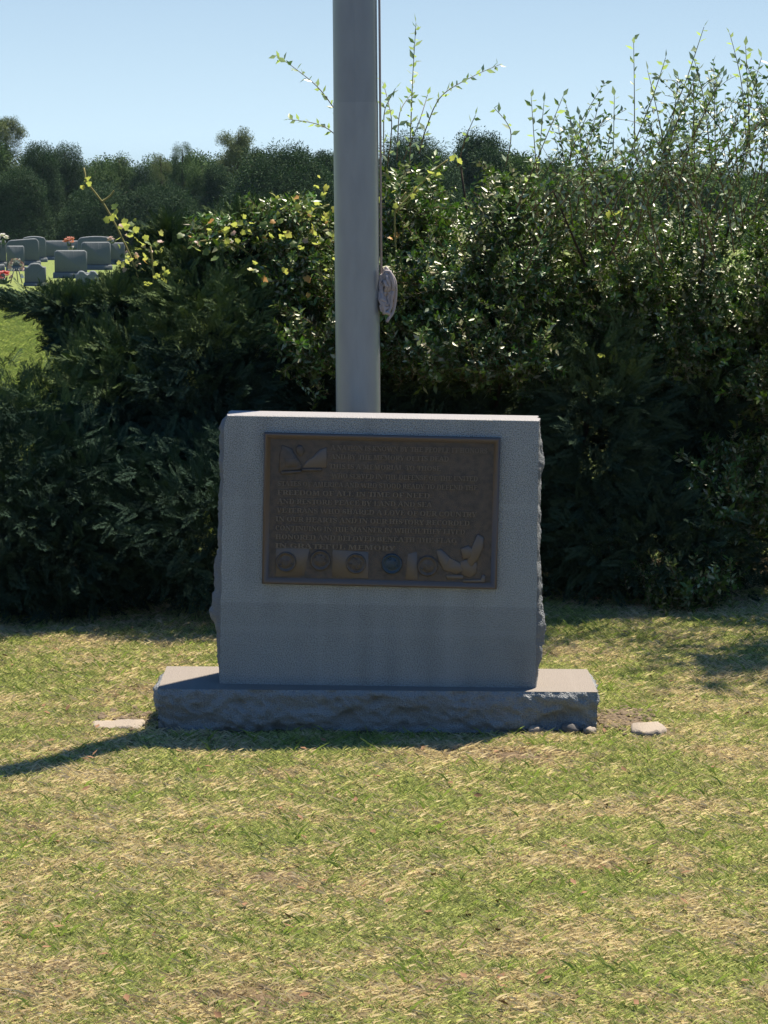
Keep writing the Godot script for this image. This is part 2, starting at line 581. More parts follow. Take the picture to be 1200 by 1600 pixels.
func make_plaque(root: Node3D, txf: Transform3D) -> void:
	var bronze := mat(Color(0.140, 0.116, 0.100), 0.5, 0.5, 0.55)
	bronze.albedo_texture = noise_tex(0.02, [[0.0, Color(0.76, 0.78, 0.81)], [0.5, Color(0.9, 0.9, 0.9)], [1.0, Color(1, 0.97, 0.93)]], 4, false, 1, 21)
	bronze.uv1_triplanar = true
	bronze.uv1_scale = Vector3(3, 3, 3)
	bronze.normal_enabled = true
	bronze.normal_texture = noise_tex(0.2, [], 2, true, 5.0, 22)
	bronze.normal_scale = 0.6
	var rim := mat(Color(0.135, 0.108, 0.096), 0.55, 0.5, 0.6)
	var letters := mat(Color(0.160, 0.135, 0.116), 0.45, 0.5, 0.5)
	var pale := mat(Color(0.135, 0.113, 0.100), 0.5, 0.5, 0.45)
	var patina := mat(Color(0.028, 0.050, 0.072), 0.5, 0.5, 0.2)
	var w := 0.3815
	var h := 0.247
	# plate
	var st := begin()
	quad(st, Vector3(-w + 0.01, h - 0.01, 0.007), Vector3(w - 0.01, h - 0.01, 0.007), Vector3(w - 0.01, -h + 0.01, 0.007), Vector3(-w + 0.01, -h + 0.01, 0.007))
	var pl := put("plaque", done(st, bronze), root, null, txf * Transform3D(Basis(Vector3.BACK, deg_to_rad(-0.3)), Vector3(0.003, 0.584, 0)))
	# moulded frame
	st = begin()
	var prof := [[0.0, -0.002], [0.0, 0.015], [0.004, 0.021], [0.008, 0.021], [0.019, 0.0085], [0.021, 0.006]]
	var rows := []
	for p in prof:
		var i: float = p[0]
		var z: float = p[1]
		rows.append([Vector3(-w + i, h - i, z), Vector3(w - i, h - i, z), Vector3(w - i, -h + i, z), Vector3(-w + i, -h + i, z), Vector3(-w + i, h - i, z)])
	sheet(st, rows)
	put("frame", done(st, rim), pl)
	# lettering: [left, right, baseline] in photo pixels and the words
	var lines := [
		[516, 760, 701, "A NATION IS KNOWN BY THE PEOPLE IT HONORS"], [516, 700, 715, "AND BY THE MEMORY OF ITS DEAD"], [514, 688, 730, "THIS IS A MEMORIAL TO THOSE"],
		[518, 746, 745, "WHO SERVED IN THE DEFENSE OF THE UNITED"], [434, 746, 759, "STATES OF AMERICA AND WHO STOOD READY TO DEFEND THE"],
		[434, 672, 773, "FREEDOM OF ALL IN TIME OF NEED"], [434, 676, 787, "AND RESTORE PEACE BY LAND AND SEA"],
		[433, 746, 801, "VETERANS WHO SHARED A LOVE OF OUR COUNTRY"], [432, 735, 815, "IN OUR HEARTS AND IN OUR HISTORY RECORDED"],
		[432, 728, 829, "CONTINUING IN THE MANNER IN WHICH THEY LIVED"], [432, 716, 843, "HONORED AND BELOVED BENEATH THE FLAG"], [432, 620, 857, "IN GRATEFUL MEMORY"]]
	var font := SystemFont.new()
	font.font_names = PackedStringArray(["Droid Serif"])
	font.font_weight = 700
	for l in lines:
		var tx := TextMesh.new()
		tx.text = l[3]
		tx.font = font
		tx.font_size = 16
		tx.pixel_size = 0.001
		tx.depth = 0.003
		tx.curve_step = 3.0
		tx.material = letters
		var bb := tx.get_aabb()
		var sx: float = (l[1] - l[0]) / 482.0 / maxf(bb.size.x, 0.001)
		var sy := 0.0158 / maxf(bb.size.y, 0.001)
		var x: float = ((l[0] + l[1]) * 0.5 - 596.0) / 482.0 - bb.get_center().x * sx
		var y: float = -(l[2] - 795.0) / 482.0 - bb.position.y * sy
		put("lettering", tx, pl, null, Transform3D(Basis.from_scale(Vector3(sx, sy, 1)), Vector3(x, y, 0.0086)))
	# five round medallions
	var spots := [[449, 879], [503, 875], [559, 879], [615, 878], [671, 880]]
	for k in 5:
		st = begin()
		var R := 0.0335
		lathe(st, [Vector2(R, 0), Vector2(R, 0.006), Vector2(R * 0.94, 0.009), Vector2(R * 0.84, 0.009), Vector2(R * 0.78, 0.005), Vector2(R * 0.6, 0.0052), Vector2(R * 0.45, 0.008), Vector2(R * 0.2, 0.0095), Vector2(0, 0.0095)], 28)
		for q in 14:                                           # worn relief of the emblem
			var a := rr(0, TAU)
			var e := Vector3(sin(a), 0, cos(a)) * R * rr(0.0, 0.6)
			var w0 := rr(0.003, 0.0065)
			lathe(st, [Vector2(w0, 0.003), Vector2(w0 * 0.7, 0.0085), Vector2(0.0, rr(0.0095, 0.011))], 7, e)
		var md := put("medallion", done(st, patina if k == 3 else bronze), pl, null, Transform3D(Basis(Vector3.RIGHT, PI / 2), Vector3((spots[k][0] - 596.0) / 482.0, -(spots[k][1] - 795.0) / 482.0, 0.0072)))
		if k == 3:
			md.set_meta("label", "blue green round medallion, fourth from the left")
	# smoother cast panels between the medallions
	for q in [[[433, 857], [486, 857], [478, 900], [470, 902], [433, 902]], [[522, 858], [578, 860], [578, 902], [522, 902]], [[640, 862], [654, 858], [656, 903], [636, 903]]]:
		st = begin()
		extrude(st, outline(q), 0.0065, 0.0078, 0.0008)
		put("cast_panel", done(st, pale), pl)
	# relief at upper left: stepped ledges below a sloping slab
	for q in [[[436, 737], [470, 733], [472, 728], [455, 700], [440, 695], [436, 712]], [[472, 731], [510, 729], [510, 697], [499, 701], [488, 713], [478, 720]], [[462, 700], [466, 694], [472, 696], [475, 706], [470, 712], [464, 708]], [[446, 716], [462, 714], [470, 722], [462, 730], [445, 730]]]:
		st = begin()
		extrude(st, outline(q), 0.0065, 0.0105 + 0.003 * rng.randf(), 0.002)
		put("relief", done(st, pale if q.size() == 6 and q[0][0] == 472 else bronze), pl)
	for q in [[[440, 741], [471, 737], [471, 734], [440, 736]], [[472, 735], [503, 734], [503, 730], [472, 731]]]:
		st = begin()
		extrude(st, outline(q), 0.0065, 0.0165, 0.002)
		put("relief", done(st, bronze), pl)
	# relief at lower right: a bird with raised wings standing on a ledge
	for q in [[[684, 855], [692, 853], [706, 866], [722, 874], [728, 886], [716, 892], [696, 886], [688, 872]], [[748, 828], [758, 833], [757, 850], [750, 868], [740, 880], [732, 872], [738, 852]],
			[[722, 872], [738, 866], [748, 874], [748, 890], [738, 897], [724, 893]], [[722, 852], [734, 846], [741, 852], [738, 866], [726, 868]], [[700, 894], [727, 893], [728, 899], [702, 900]], [[726, 901], [754, 899], [757, 892], [762, 893], [761, 904], [728, 905]]]:
		st = begin()
		extrude(st, outline(q), 0.0065, 0.0100 + 0.003 * rng.randf(), 0.002)
		put("relief", done(st, pale), pl)

func outline(q: Array) -> PackedVector2Array:
	var p := PackedVector2Array()
	for v in q:
		p.append(Vector2((v[0] - 596.0) / 482.0, -(v[1] - 795.0) / 482.0))
	return p

func make_flagpole() -> void:
	var foot := Vector3(-0.0825, -0.05, -9.32)
	var root := thing("flagpole", "tall grey metal flagpole rising behind the memorial stone", "flagpole", foot)
	root.rotation.z = deg_to_rad(0.42)
	var m := mat(Color(0.275, 0.297, 0.308), 0.42, 0.5, 0.5)
	m.albedo_texture = noise_tex(0.02, [[0.0, Color(0.93, 0.93, 0.94)], [1.0, Color(1, 1, 1)]], 4, false, 1, 31)
	m.uv1_triplanar = true
	m.uv1_scale = Vector3(2, 0.5, 2)
	m.normal_enabled = true
	m.normal_texture = noise_tex(0.1, [], 2, true, 3.0, 33)
	m.normal_scale = 0.03
	var r := 0.0775
	var st := begin()
	lathe(st, [Vector2(r, 0), Vector2(r, 1.0), Vector2(r, 2.09)], 64)
	put("lower_shaft", done(st, m), root)
	var m2: StandardMaterial3D = m.duplicate()
	m2.albedo_color = Color(0.25, 0.272, 0.285).linear_to_srgb()
	st = begin()
	lathe(st, [Vector2(r * 0.985, 2.08), Vector2(r * 0.975, 3.0), Vector2(r * 0.8, 6.5), Vector2(r * 0.6, 9.0)], 64)
	put("upper_shaft", done(st, m2), root)
	st = begin()
	lathe(st, [Vector2(0.17, 0.0), Vector2(0.17, 0.06), Vector2(0.13, 0.075), Vector2(r + 0.02, 0.12), Vector2(r, 0.13)], 32)
	put("foot_collar", done(st, m), root)
	st = begin()
	lathe(st, [Vector2(0.02, 9.0), Vector2(0.05, 9.03), Vector2(0.075, 9.1), Vector2(0.05, 9.17), Vector2(0, 9.19)], 20)
	put("finial", done(st, mat(Color(0.5, 0.4, 0.15), 0.3, 0.5, 0.9)), root)
	# cleat with the coiled rope on the right-hand side
	var steel := mat(Color(0.25, 0.25, 0.25), 0.4, 0.5, 0.8)
	var top := spot(603, 424, 9.32) - foot
	var low := spot(603, 492, 9.32) - foot
	var cx := r + 0.004
	var mid := (top.y + low.y) * 0.5
	st = begin()
	tube(st, [Vector3(r - 0.01, mid, 0), Vector3(r + 0.03, mid, 0)], [0.009], 8)
	tube(st, curve([Vector3(r + 0.036, mid - 0.065, 0.0), Vector3(r + 0.028, mid - 0.03, 0), Vector3(r + 0.028, mid + 0.03, 0), Vector3(r + 0.036, mid + 0.065, 0)], 10), [0.006, 0.009], 8)
	put("cleat", done(st, steel), root)
	var rope_m := mat(Color(0.34, 0.305, 0.305), 0.85, 0.3)
	st = begin()
	tube(st, [Vector3(cx + 0.003, mid + 0.05, 0.0), Vector3(cx + 0.003, 2.4, 0.004), Vector3(cx - 0.003, 4.0, 0), Vector3(cx - 0.02, 8.9, 0)], [0.0042], 6)
	put("halyard", done(st, rope_m), root)
	# the wound rope: loops round both horns of the cleat, then a hank hanging over
	var loops := []
	for k in 13:
		var u := (k % 7) / 6.0
		loops.append([lerpf(0.074, 0.028, u) + rr(-0.004, 0.004), lerpf(0.021, 0.006, u), rr(-0.03, 0.034), lerpf(0.027, 0.021, u) + rr(-0.003, 0.003)])
	for l in loops:
		st = begin()
		var pts := []
		for k in 25:
			var a: float = TAU * k / 24
			var taper := 1.0 - 0.28 * maxf(0.0, -sin(a))
			pts.append(Vector3(r + l[3] - 0.004 + l[1] * cos(a) * taper, mid + 0.004 + l[0] * sin(a) + 0.006 * cos(a), l[2] + 0.010 * sin(a * 2.0)))
		for k in pts.size():
			pts[k] += Vector3(n_rock.get_noise_2d(k * 0.9, l[2] * 900.0), n_rock.get_noise_2d(k * 0.9 + 50.0, l[2] * 900.0), 0) * 0.012
		pts[-1] = pts[0]
		tube(st, pts, [0.0066], 7)
		put("rope_loop", done(st, rope_m), root)
	st = begin()
	tube(st, curve([Vector3(r + 0.02, mid + 0.09, 0.01), Vector3(r + 0.05, mid + 0.05, 0.02), Vector3(r + 0.056, mid, 0.01), Vector3(r + 0.048, mid - 0.06, 0.0), Vector3(r + 0.03, mid - 0.09, 0.012), Vector3(r + 0.024, mid - 0.10, 0.014)], 20), [0.006], 7)
	put("rope_end", done(st, rope_m), root)


# ---------- loose stones by the base ----------
func lump(size: Vector3, seed_: float, m: Material, flat := 0.0) -> ArrayMesh:
	var st := begin()
	var rows := []
	for j in 9:
		var v := PI * j / 8.0
		var row := []
		for i in 15:
			var a := TAU * (i % 14) / 14.0
			var p := Vector3(sin(v) * sin(a), cos(v), sin(v) * cos(a))
			var q := p * (1.0 + 0.35 * n_rock.get_noise_3d(p.x * 1.6 + seed_, p.y * 1.6, p.z * 1.6))
			q.y = clampf(q.y, -1, 1.0 - flat)
			row.append(Vector3(q.x * size.x, q.y * size.y, q.z * size.z))
		rows.append(row)
	sheet(st, rows)
	return done(st, m)

func slab(q: Array, h: float, m: Material) -> ArrayMesh:      # a flat broken piece lying on the ground
	var p := PackedVector2Array()
	for k in q.size():
		var a := Vector2(q[k][0], -q[k][1])
		var b := Vector2(q[(k + 1) % q.size()][0], -q[(k + 1) % q.size()][1])
		for j in 4:
			p.append(a.lerp(b, j / 4.0) + Vector2(rr(-1, 1), rr(-1, 1)) * 0.004)
	var st := begin()
	extrude(st, p, -0.03, h, 0.006)
	var raw := st.commit_to_arrays()
	var v: PackedVector3Array = raw[Mesh.ARRAY_VERTEX]
	st = begin()
	for w in v:
		st.add_vertex(Vector3(w.x, w.z + n_rock.get_noise_2d(w.x * 40.0, w.y * 40.0) * 0.006, -w.y))
	return done(st, m)

func make_loose_stones() -> void:
	var pale := stone_mat(Color(0.34, 0.29, 0.235), 8.0, 0.3, 0.9, 1.0)
	var dark := stone_mat(Color(0.16, 0.15, 0.14), 16.0, 0.4, 0.9, 1.0)
	var p := on_lawn(1015, 1144)
	var o := put("flat_stone", slab([[-0.055, -0.05], [-0.058, 0.03], [-0.02, 0.066], [0.03, 0.055], [0.056, 0.01], [0.035, -0.055]], 0.02, pale), null, null, Transform3D(Basis(Vector3(1, 0, 0.2).normalized(), 0.1), p))
	tag(o, "pale flat stone lying in the grass right of the granite base", "stone")
	p = on_lawn(184, 1134)
	o = put("concrete_slab", slab([[-0.085, -0.04], [-0.07, 0.05], [-0.03, 0.064], [0.02, 0.052], [0.08, 0.07], [0.086, -0.05], [0.03, -0.062], [-0.02, -0.05]], 0.009, pale), null, null, Transform3D(Basis(Vector3.RIGHT, 0.04), p))
	tag(o, "low pale concrete slab half buried left of the granite base", "slab")
	var q := [[836, 1146, 0.022, "small grey stone at foot of granite base, farthest left of three"], [891, 1145, 0.028, "dark rough stone at foot of granite base, middle of three"], [922, 1146, 0.02, "small pale stone at foot of granite base, nearest its right corner"]]
	for k in 3:
		p = on_lawn(q[k][0], q[k][1])
		var s: float = q[k][2]
		o = put("small_stone", lump(Vector3(s, s * 0.8, s), 12.0 + 5 * k, dark if k == 1 else pale), null, null, Transform3D(Basis(Vector3.UP, k), p + Vector3(0, s * 0.45, 0)))
		tag(o, q[k][3], "stone", "small stones along the foot of the base")
	var clods := []
	var cm := lump(Vector3(0.012, 0.009, 0.012), 31.0, mat(Color(0.15, 0.115, 0.08), 0.95, 0.2))
	for k in 420:
		var right := k % 3 > 0
		var c := on_lawn(965, 1128) if right else on_lawn(205, 1125)
		var e := Vector3(rng.randfn(0, 0.06), 0, rng.randfn(0, 0.085))
		var at := c + e
		if in_stone(at.x, at.z):
			continue
		at.y = ground_y(at.x, at.z) + 0.004
		var s := rr(0.3, 1.1)
		clods.append(Transform3D(Basis(Vector3.UP, rr(0, TAU)).scaled(Vector3(s, s, s)), at))
	var litter := []
	var lm := begin()
	leaf(lm, Vector3.ZERO, Vector3.RIGHT, Vector3.UP, 0.03, 0.016, 0.2)
	var dead := done(lm, mat(Color(0.20, 0.11, 0.06), 0.8, 0.3))
	for k in 320:
		var z := -rr(5.0, 11.2)
		var at := Vector3(rr(-1, 1) * (0.15 * -z + 0.6), 0, z)
		if not in_stone(at.x, at.z):
			litter.append(Transform3D(Basis(rdir(), rr(0, 1.0)) * Basis(Vector3.UP, rr(0, TAU)), Vector3(at.x, ground_y(at.x, at.z) + rr(0.008, 0.02), at.z)))
	copies("leaf_litter", dead, litter, [], null)
	copies("bare_soil", cm, clods, [], null)


# ---------- shrubs ----------
func blob_points(blobs: Array, n: int, inner: float, reach := 0.10, gaps := -9.0) -> Array:      # blobs: [px, py, dist, rx, ry (photo px), rz (m), weight]; returns [point, outward]
	var out := []
	var total := 0.0
	for b in blobs:
		total += b[6]
	for b in blobs:
		var c := spot(b[0], b[1], b[2])
		var per: float = b[2] * 1.0 / F
		var rad := Vector3(b[3] * per, b[4] * per, b[5])
		rad = (rad - Vector3.ONE * reach).max(rad * 0.3)
		for k in int(n * b[6] / total):
			var d := rdir()
			var u := 1.0 - inner * pow(rng.randf(), 1.3)
			var bump := 1.0 + 0.22 * n_rock.get_noise_3d(d.x * 2.3 + b[0] * 0.01, d.y * 2.3, d.z * 2.3 + b[1] * 0.01) + 0.12 * n_rock.get_noise_3d(d.x * 6.0 + b[0], d.y * 6.0, d.z * 6.0)
			var p := c + d * rad * u * bump
			if p.y < 0.03 or n_rock.get_noise_3d(p.x * 5.5, p.y * 5.5, p.z * 3.0) < gaps + 0.35 * rng.randf():
				continue
			out.append([p, (d / rad).normalized()])
	return out

func make_branches(root: Node3D, foot: Vector3, tips: Array, r: float, m: Material) -> void:
	var st := begin()
	for t in tips:
		var a := Vector3(rr(-0.08, 0.08), -0.05, rr(-0.08, 0.08))
		var e: Vector3 = t - foot
		var mid := a.lerp(e, 0.45) + Vector3(rr(-0.1, 0.1), 0.12, rr(-0.1, 0.1))
		tube(st, curve([a, mid, e], 10), [r, r * 0.9, r * 0.8, r * 0.75, r * 0.7, r * 0.6, r * 0.55, r * 0.5, r * 0.4, r * 0.35, r * 0.25], 6)
	put("branches", done(st, m), root)

func juniper_sprays() -> Array:
	var out := []
	var m := mat(Color(1, 1, 1), 0.85, 0.15)
	m.vertex_color_use_as_albedo = true
	m.backlight_enabled = true
	m.backlight = Color(0.2, 0.25, 0.1)
	for v in 3:
		var st := begin()
		var L := 0.2
		for k in 13:
			var t := (k + 0.5) / 13.0
			var b := Vector3(0, t * L, -0.04 * t * t)
			var ln := 0.075 * (1.0 - t * 0.72) * rr(0.8, 1.2)
			for s in [-1.0, 1.0]:
				var dir := Vector3(s * 0.8, 0.75, rr(-0.35, 0.3)).normalized()
				var nor := Vector3(0, rr(-0.4, 0.4), 1)
				leaf(st, b, dir, nor, ln, 0.0075, 0.1)
				leaf(st, b + dir * ln * 0.4, (dir + Vector3(0, 0.7, rr(-0.3, 0.3))).normalized(), nor, ln * 0.6, 0.0065, 0.1)
		leaf(st, Vector3(0, L * 0.85, -0.03), Vector3(0, 1, -0.2).normalized(), Vector3.BACK, 0.06, 0.01)
		out.append(done(st, m))
	return out

var sprays := []
var twigs := []
var leaf_mesh: Array = []
var vine_leaves := []

func make_juniper(label: String, foot: Vector3, blobs: Array, n: int, tips: Array, tint := Color(0.027, 0.050, 0.033), bough := []) -> void:
	var root := thing("juniper_shrub", label, "shrub", foot)
	make_branches(root, foot, tips, 0.03, M.bark)
	var pts := blob_points(blobs, n, 0.45, 0.04)
	if bough:                                                          # one low bough reaching out sideways
		for k in 260:
			var u := rng.randf()
			pts.append([bough[0].lerp(bough[1], u) + Vector3(rr(-1, 1) * 0.06, rr(-1, 0.6) * 0.035 * (1.6 - u), rr(-0.2, 0.2)), Vector3(-1.4, 0.1, rr(-0.5, 0.5))])
	for v in 3:
		var xf := []
		var cl := []
		for i in range(v, pts.size(), 3):
			var p: Vector3 = pts[i][0] - foot
			var o: Vector3 = pts[i][1]
			var flat := Vector3(o.x, 0, o.z)
			var dir := (o * 0.6 + flat * 0.7 + Vector3(0, 0.25, 0) + rdir() * 0.95).normalized()
			xf.append(aim(p, dir, rr(0.28, 0.55), rr(-1.2, 1.2) + (0.0 if rng.randf() < 0.5 else PI)))
			var f := rr(0.75, 1.25)
			var c := Color(tint.r * f, tint.g * f, tint.b * f)
			if o.y > 0.35 and p.y > 0.85:                                          # sunlit tops: the light is mixed into the spray colour
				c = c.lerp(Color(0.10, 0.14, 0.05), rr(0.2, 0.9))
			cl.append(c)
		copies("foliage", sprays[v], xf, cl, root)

func make_leaf_meshes() -> void:
	# single leaves: glossy green, or turned to show the silvery underside
	for v in 4:
		var st := begin()
		leaf(st, Vector3.ZERO, Vector3.UP, Vector3.BACK, [0.04, 0.045, 0.036, 0.042][v], [0.018, 0.021, 0.016, 0.019][v], 0.15)
		leaf_mesh.append(done(st, M.leaf_top if v % 2 == 0 else M.leaf_under))
	for v in 4:
		var a := begin()
		var b := begin()
		var c := begin()
		var L := 0.28
		var path := curve([Vector3.ZERO, Vector3(rr(-0.02, 0.02), L * 0.5, rr(-0.02, 0.02)), Vector3(rr(-0.05, 0.05), L, rr(-0.05, 0.02))], 14)
		tube(c, path, [0.0026, 0.002, 0.0014], 4)
		for k in range(1, 15):
			for twin in 3:
				var ang := k * 2.4 + twin * 1.6 + rr(-0.4, 0.4)
				var o := Vector3(cos(ang), rr(0.35, 0.9), sin(ang)).normalized()
				var nor := Vector3(-o.x * 0.5, 1.0, -o.z * 0.5).normalized() + rdir() * 0.5
				var ln := rr(0.018, 0.043)
				var base: Vector3 = path[k] + Vector3(rr(-1, 1), rr(-1, 1), rr(-1, 1)) * 0.008
				leaf(b if rng.randf() < 0.2 else a, base, o, nor, ln, ln * 0.46, 0.15)
		var m := done(a, M.leaf_top)
		m = done(b, M.leaf_under, m)
		twigs.append(done(c, M.twig, m))

func fill_twigs(root: Node3D, foot: Vector3, pts: Array, upward: float) -> void:
	for v in 4:
		var xf := []
		var cl := []
		for i in range(v, pts.size(), 4):
			var o: Vector3 = pts[i][1]
			var dir := (o * 0.7 + Vector3(0, upward, 0) + rdir() * 0.6).normalized()
			xf.append(aim(pts[i][0] - foot - dir * 0.15, dir, rr(0.65, 1.0), rr(0, TAU)))
			var f := rr(0.6, 1.35)
			cl.append(Color(f * rr(0.85, 1.35), f, f * rr(0.7, 1.05)))
		copies("foliage", twigs[v], xf, cl, root)

var loose := [[], [], [], []]

func shoot(root: Node3D, foot: Vector3, path: Array, n: int, apart: bool) -> void:      # a long shoot against the sky; on the plainest ones each leaf is its own piece
	var st := begin()
	var pts := curve(path, n)
	var loc := []
	for p in pts:
		loc.append(p - foot)
	var rad := []
	for k in loc.size():
		rad.append(lerpf(0.0030, 0.0010, float(k) / loc.size()))
	tube(st, loc, rad, 5)
	if not apart:                                             # side shoots
		for q in 3:
			var i := rng.randi_range(3, loc.size() - 5)
			var end: Vector3 = loc[i] + (loc[-1] - loc[i]) * rr(0.35, 0.75) + Vector3(rr(-0.16, 0.16), rr(-0.03, 0.06), rr(-0.16, 0.16))
			var sub := curve([loc[i], loc[i].lerp(end, 0.5) + Vector3(rr(-0.03, 0.03), 0.02, rr(-0.03, 0.03)), end], 8)
			tube(st, sub, [0.0016, 0.0012, 0.001], 4)
			for k in range(1, sub.size()):
				var d2 := (sub[k] - sub[k - 1] as Vector3).normalized()
				loose[rng.randi_range(0, 3)].append(aim(sub[k], (d2 * 0.7 + rdir()).normalized(), rr(0.5, 0.9), rr(0, TAU)))
	var stem := put("shoot", done(st, M.twig), root)
	for k in range(1, loc.size()):
		var along: Vector3 = (loc[k] - loc[k - 1]).normalized()
		for twin in (1 if apart else 2):
			var ang := k * 2.5 + twin * 2.8 + rr(-0.5, 0.5)
			var side := Basis(along, ang) * along.cross(Vector3(0.2, 0.3, 0.9)).normalized()
			var dir := (side + along * rr(0.3, 0.9) + Vector3(0, 0.15, 0)).normalized()
			var x := aim(loc[k], dir, rr(0.75, 1.1) * (1.0 if apart else 0.8), rr(0, TAU))
			if apart:
				put("leaf", leaf_mesh[(k * 3 + k / 2) % 4], stem, null, x)
			else:
				loose[rng.randi_range(0, 3)].append(x)

func flush_loose(root: Node3D) -> void:
	for v in 4:
		var cl := []
		for x in loose[v]:
			var f := rr(0.75, 1.3)
			cl.append(Color(f, f, f))
		if loose[v]:
			copies("foliage", leaf_mesh[v], loose[v], cl, root)
		loose[v] = []

func make_vine_meshes() -> void:
	# lobed leaf with a notch at the stalk, slightly cupped
	var rim := [[0.0, -0.12], [0.32, -0.32], [0.55, -0.05], [0.48, 0.22], [0.62, 0.45], [0.36, 0.56], [0.24, 0.8], [0.0, 1.0]]
	for v in 6:
		var m: StandardMaterial3D = [M.vine_green, M.vine_lime, M.vine_yellow, M.vine_orange, M.vine_dry, M.vine_green][v]
		var pts := []
		for q in rim:
			pts.append(Vector3(q[0], q[1], 0))
		for k in range(rim.size() - 2, 0, -1):
			pts.append(Vector3(-rim[k][0], rim[k][1], 0))
		var st := begin()
		var cup := rr(0.1, 0.3) if v != 4 else 0.6
		for k in pts.size():
			var a: Vector3 = pts[k]
			var b: Vector3 = pts[(k + 1) % pts.size()]
			a.z = -cup * a.x * a.x + 0.08 * sin(a.y * 5.0)
			b.z = -cup * b.x * b.x + 0.08 * sin(b.y * 5.0)
			tri(st, Vector3(0, 0.3, 0.06), a, b)
		vine_leaves.append(done(st, m))

func make_vine(called: String, label: String, stems: Array, spots: Array, group := "") -> void:      # stems: paths of points; spots: [px, py, dist, spread px, count, dryness]
	var foot: Vector3 = stems[0][0]
	var root := thing(called, label, "vine", foot, group)
	for s in stems:
		var loc := []
		for p in curve(s, 16):
			loc.append(p - foot)
		var st := begin()
		tube(st, loc, [0.008, 0.006, 0.005, 0.005, 0.004], 6)
		put("stem", done(st, M.vine_stem), root)
	for q in spots:
		for k in int(q[4] * (1.2 if q[0] < 540 else 0.55)):
			var p := spot(q[0] + rng.randfn(0, q[3]), q[1] + rng.randfn(0, q[3] * 0.75), q[2] + rr(-0.2, 0.2)) - foot
			var v: int = [0, 0, 0, 1, 1, 2][rng.randi_range(0, 5)]
			var u := rng.randf()
			if u < q[5]:
				v = 4
			elif u < q[5] + 0.1:
				v = 3
			elif u > 0.86:
				v = 5
			var dir := Vector3(rr(-1, 1), rr(-0.9, 0.5), rr(-0.4, 0.8)).normalized()
			put("leaf", vine_leaves[v], root, null, aim(p, dir, rr(0.014, 0.030) * (0.8 if v == 4 else 1.0), rr(0, TAU)))

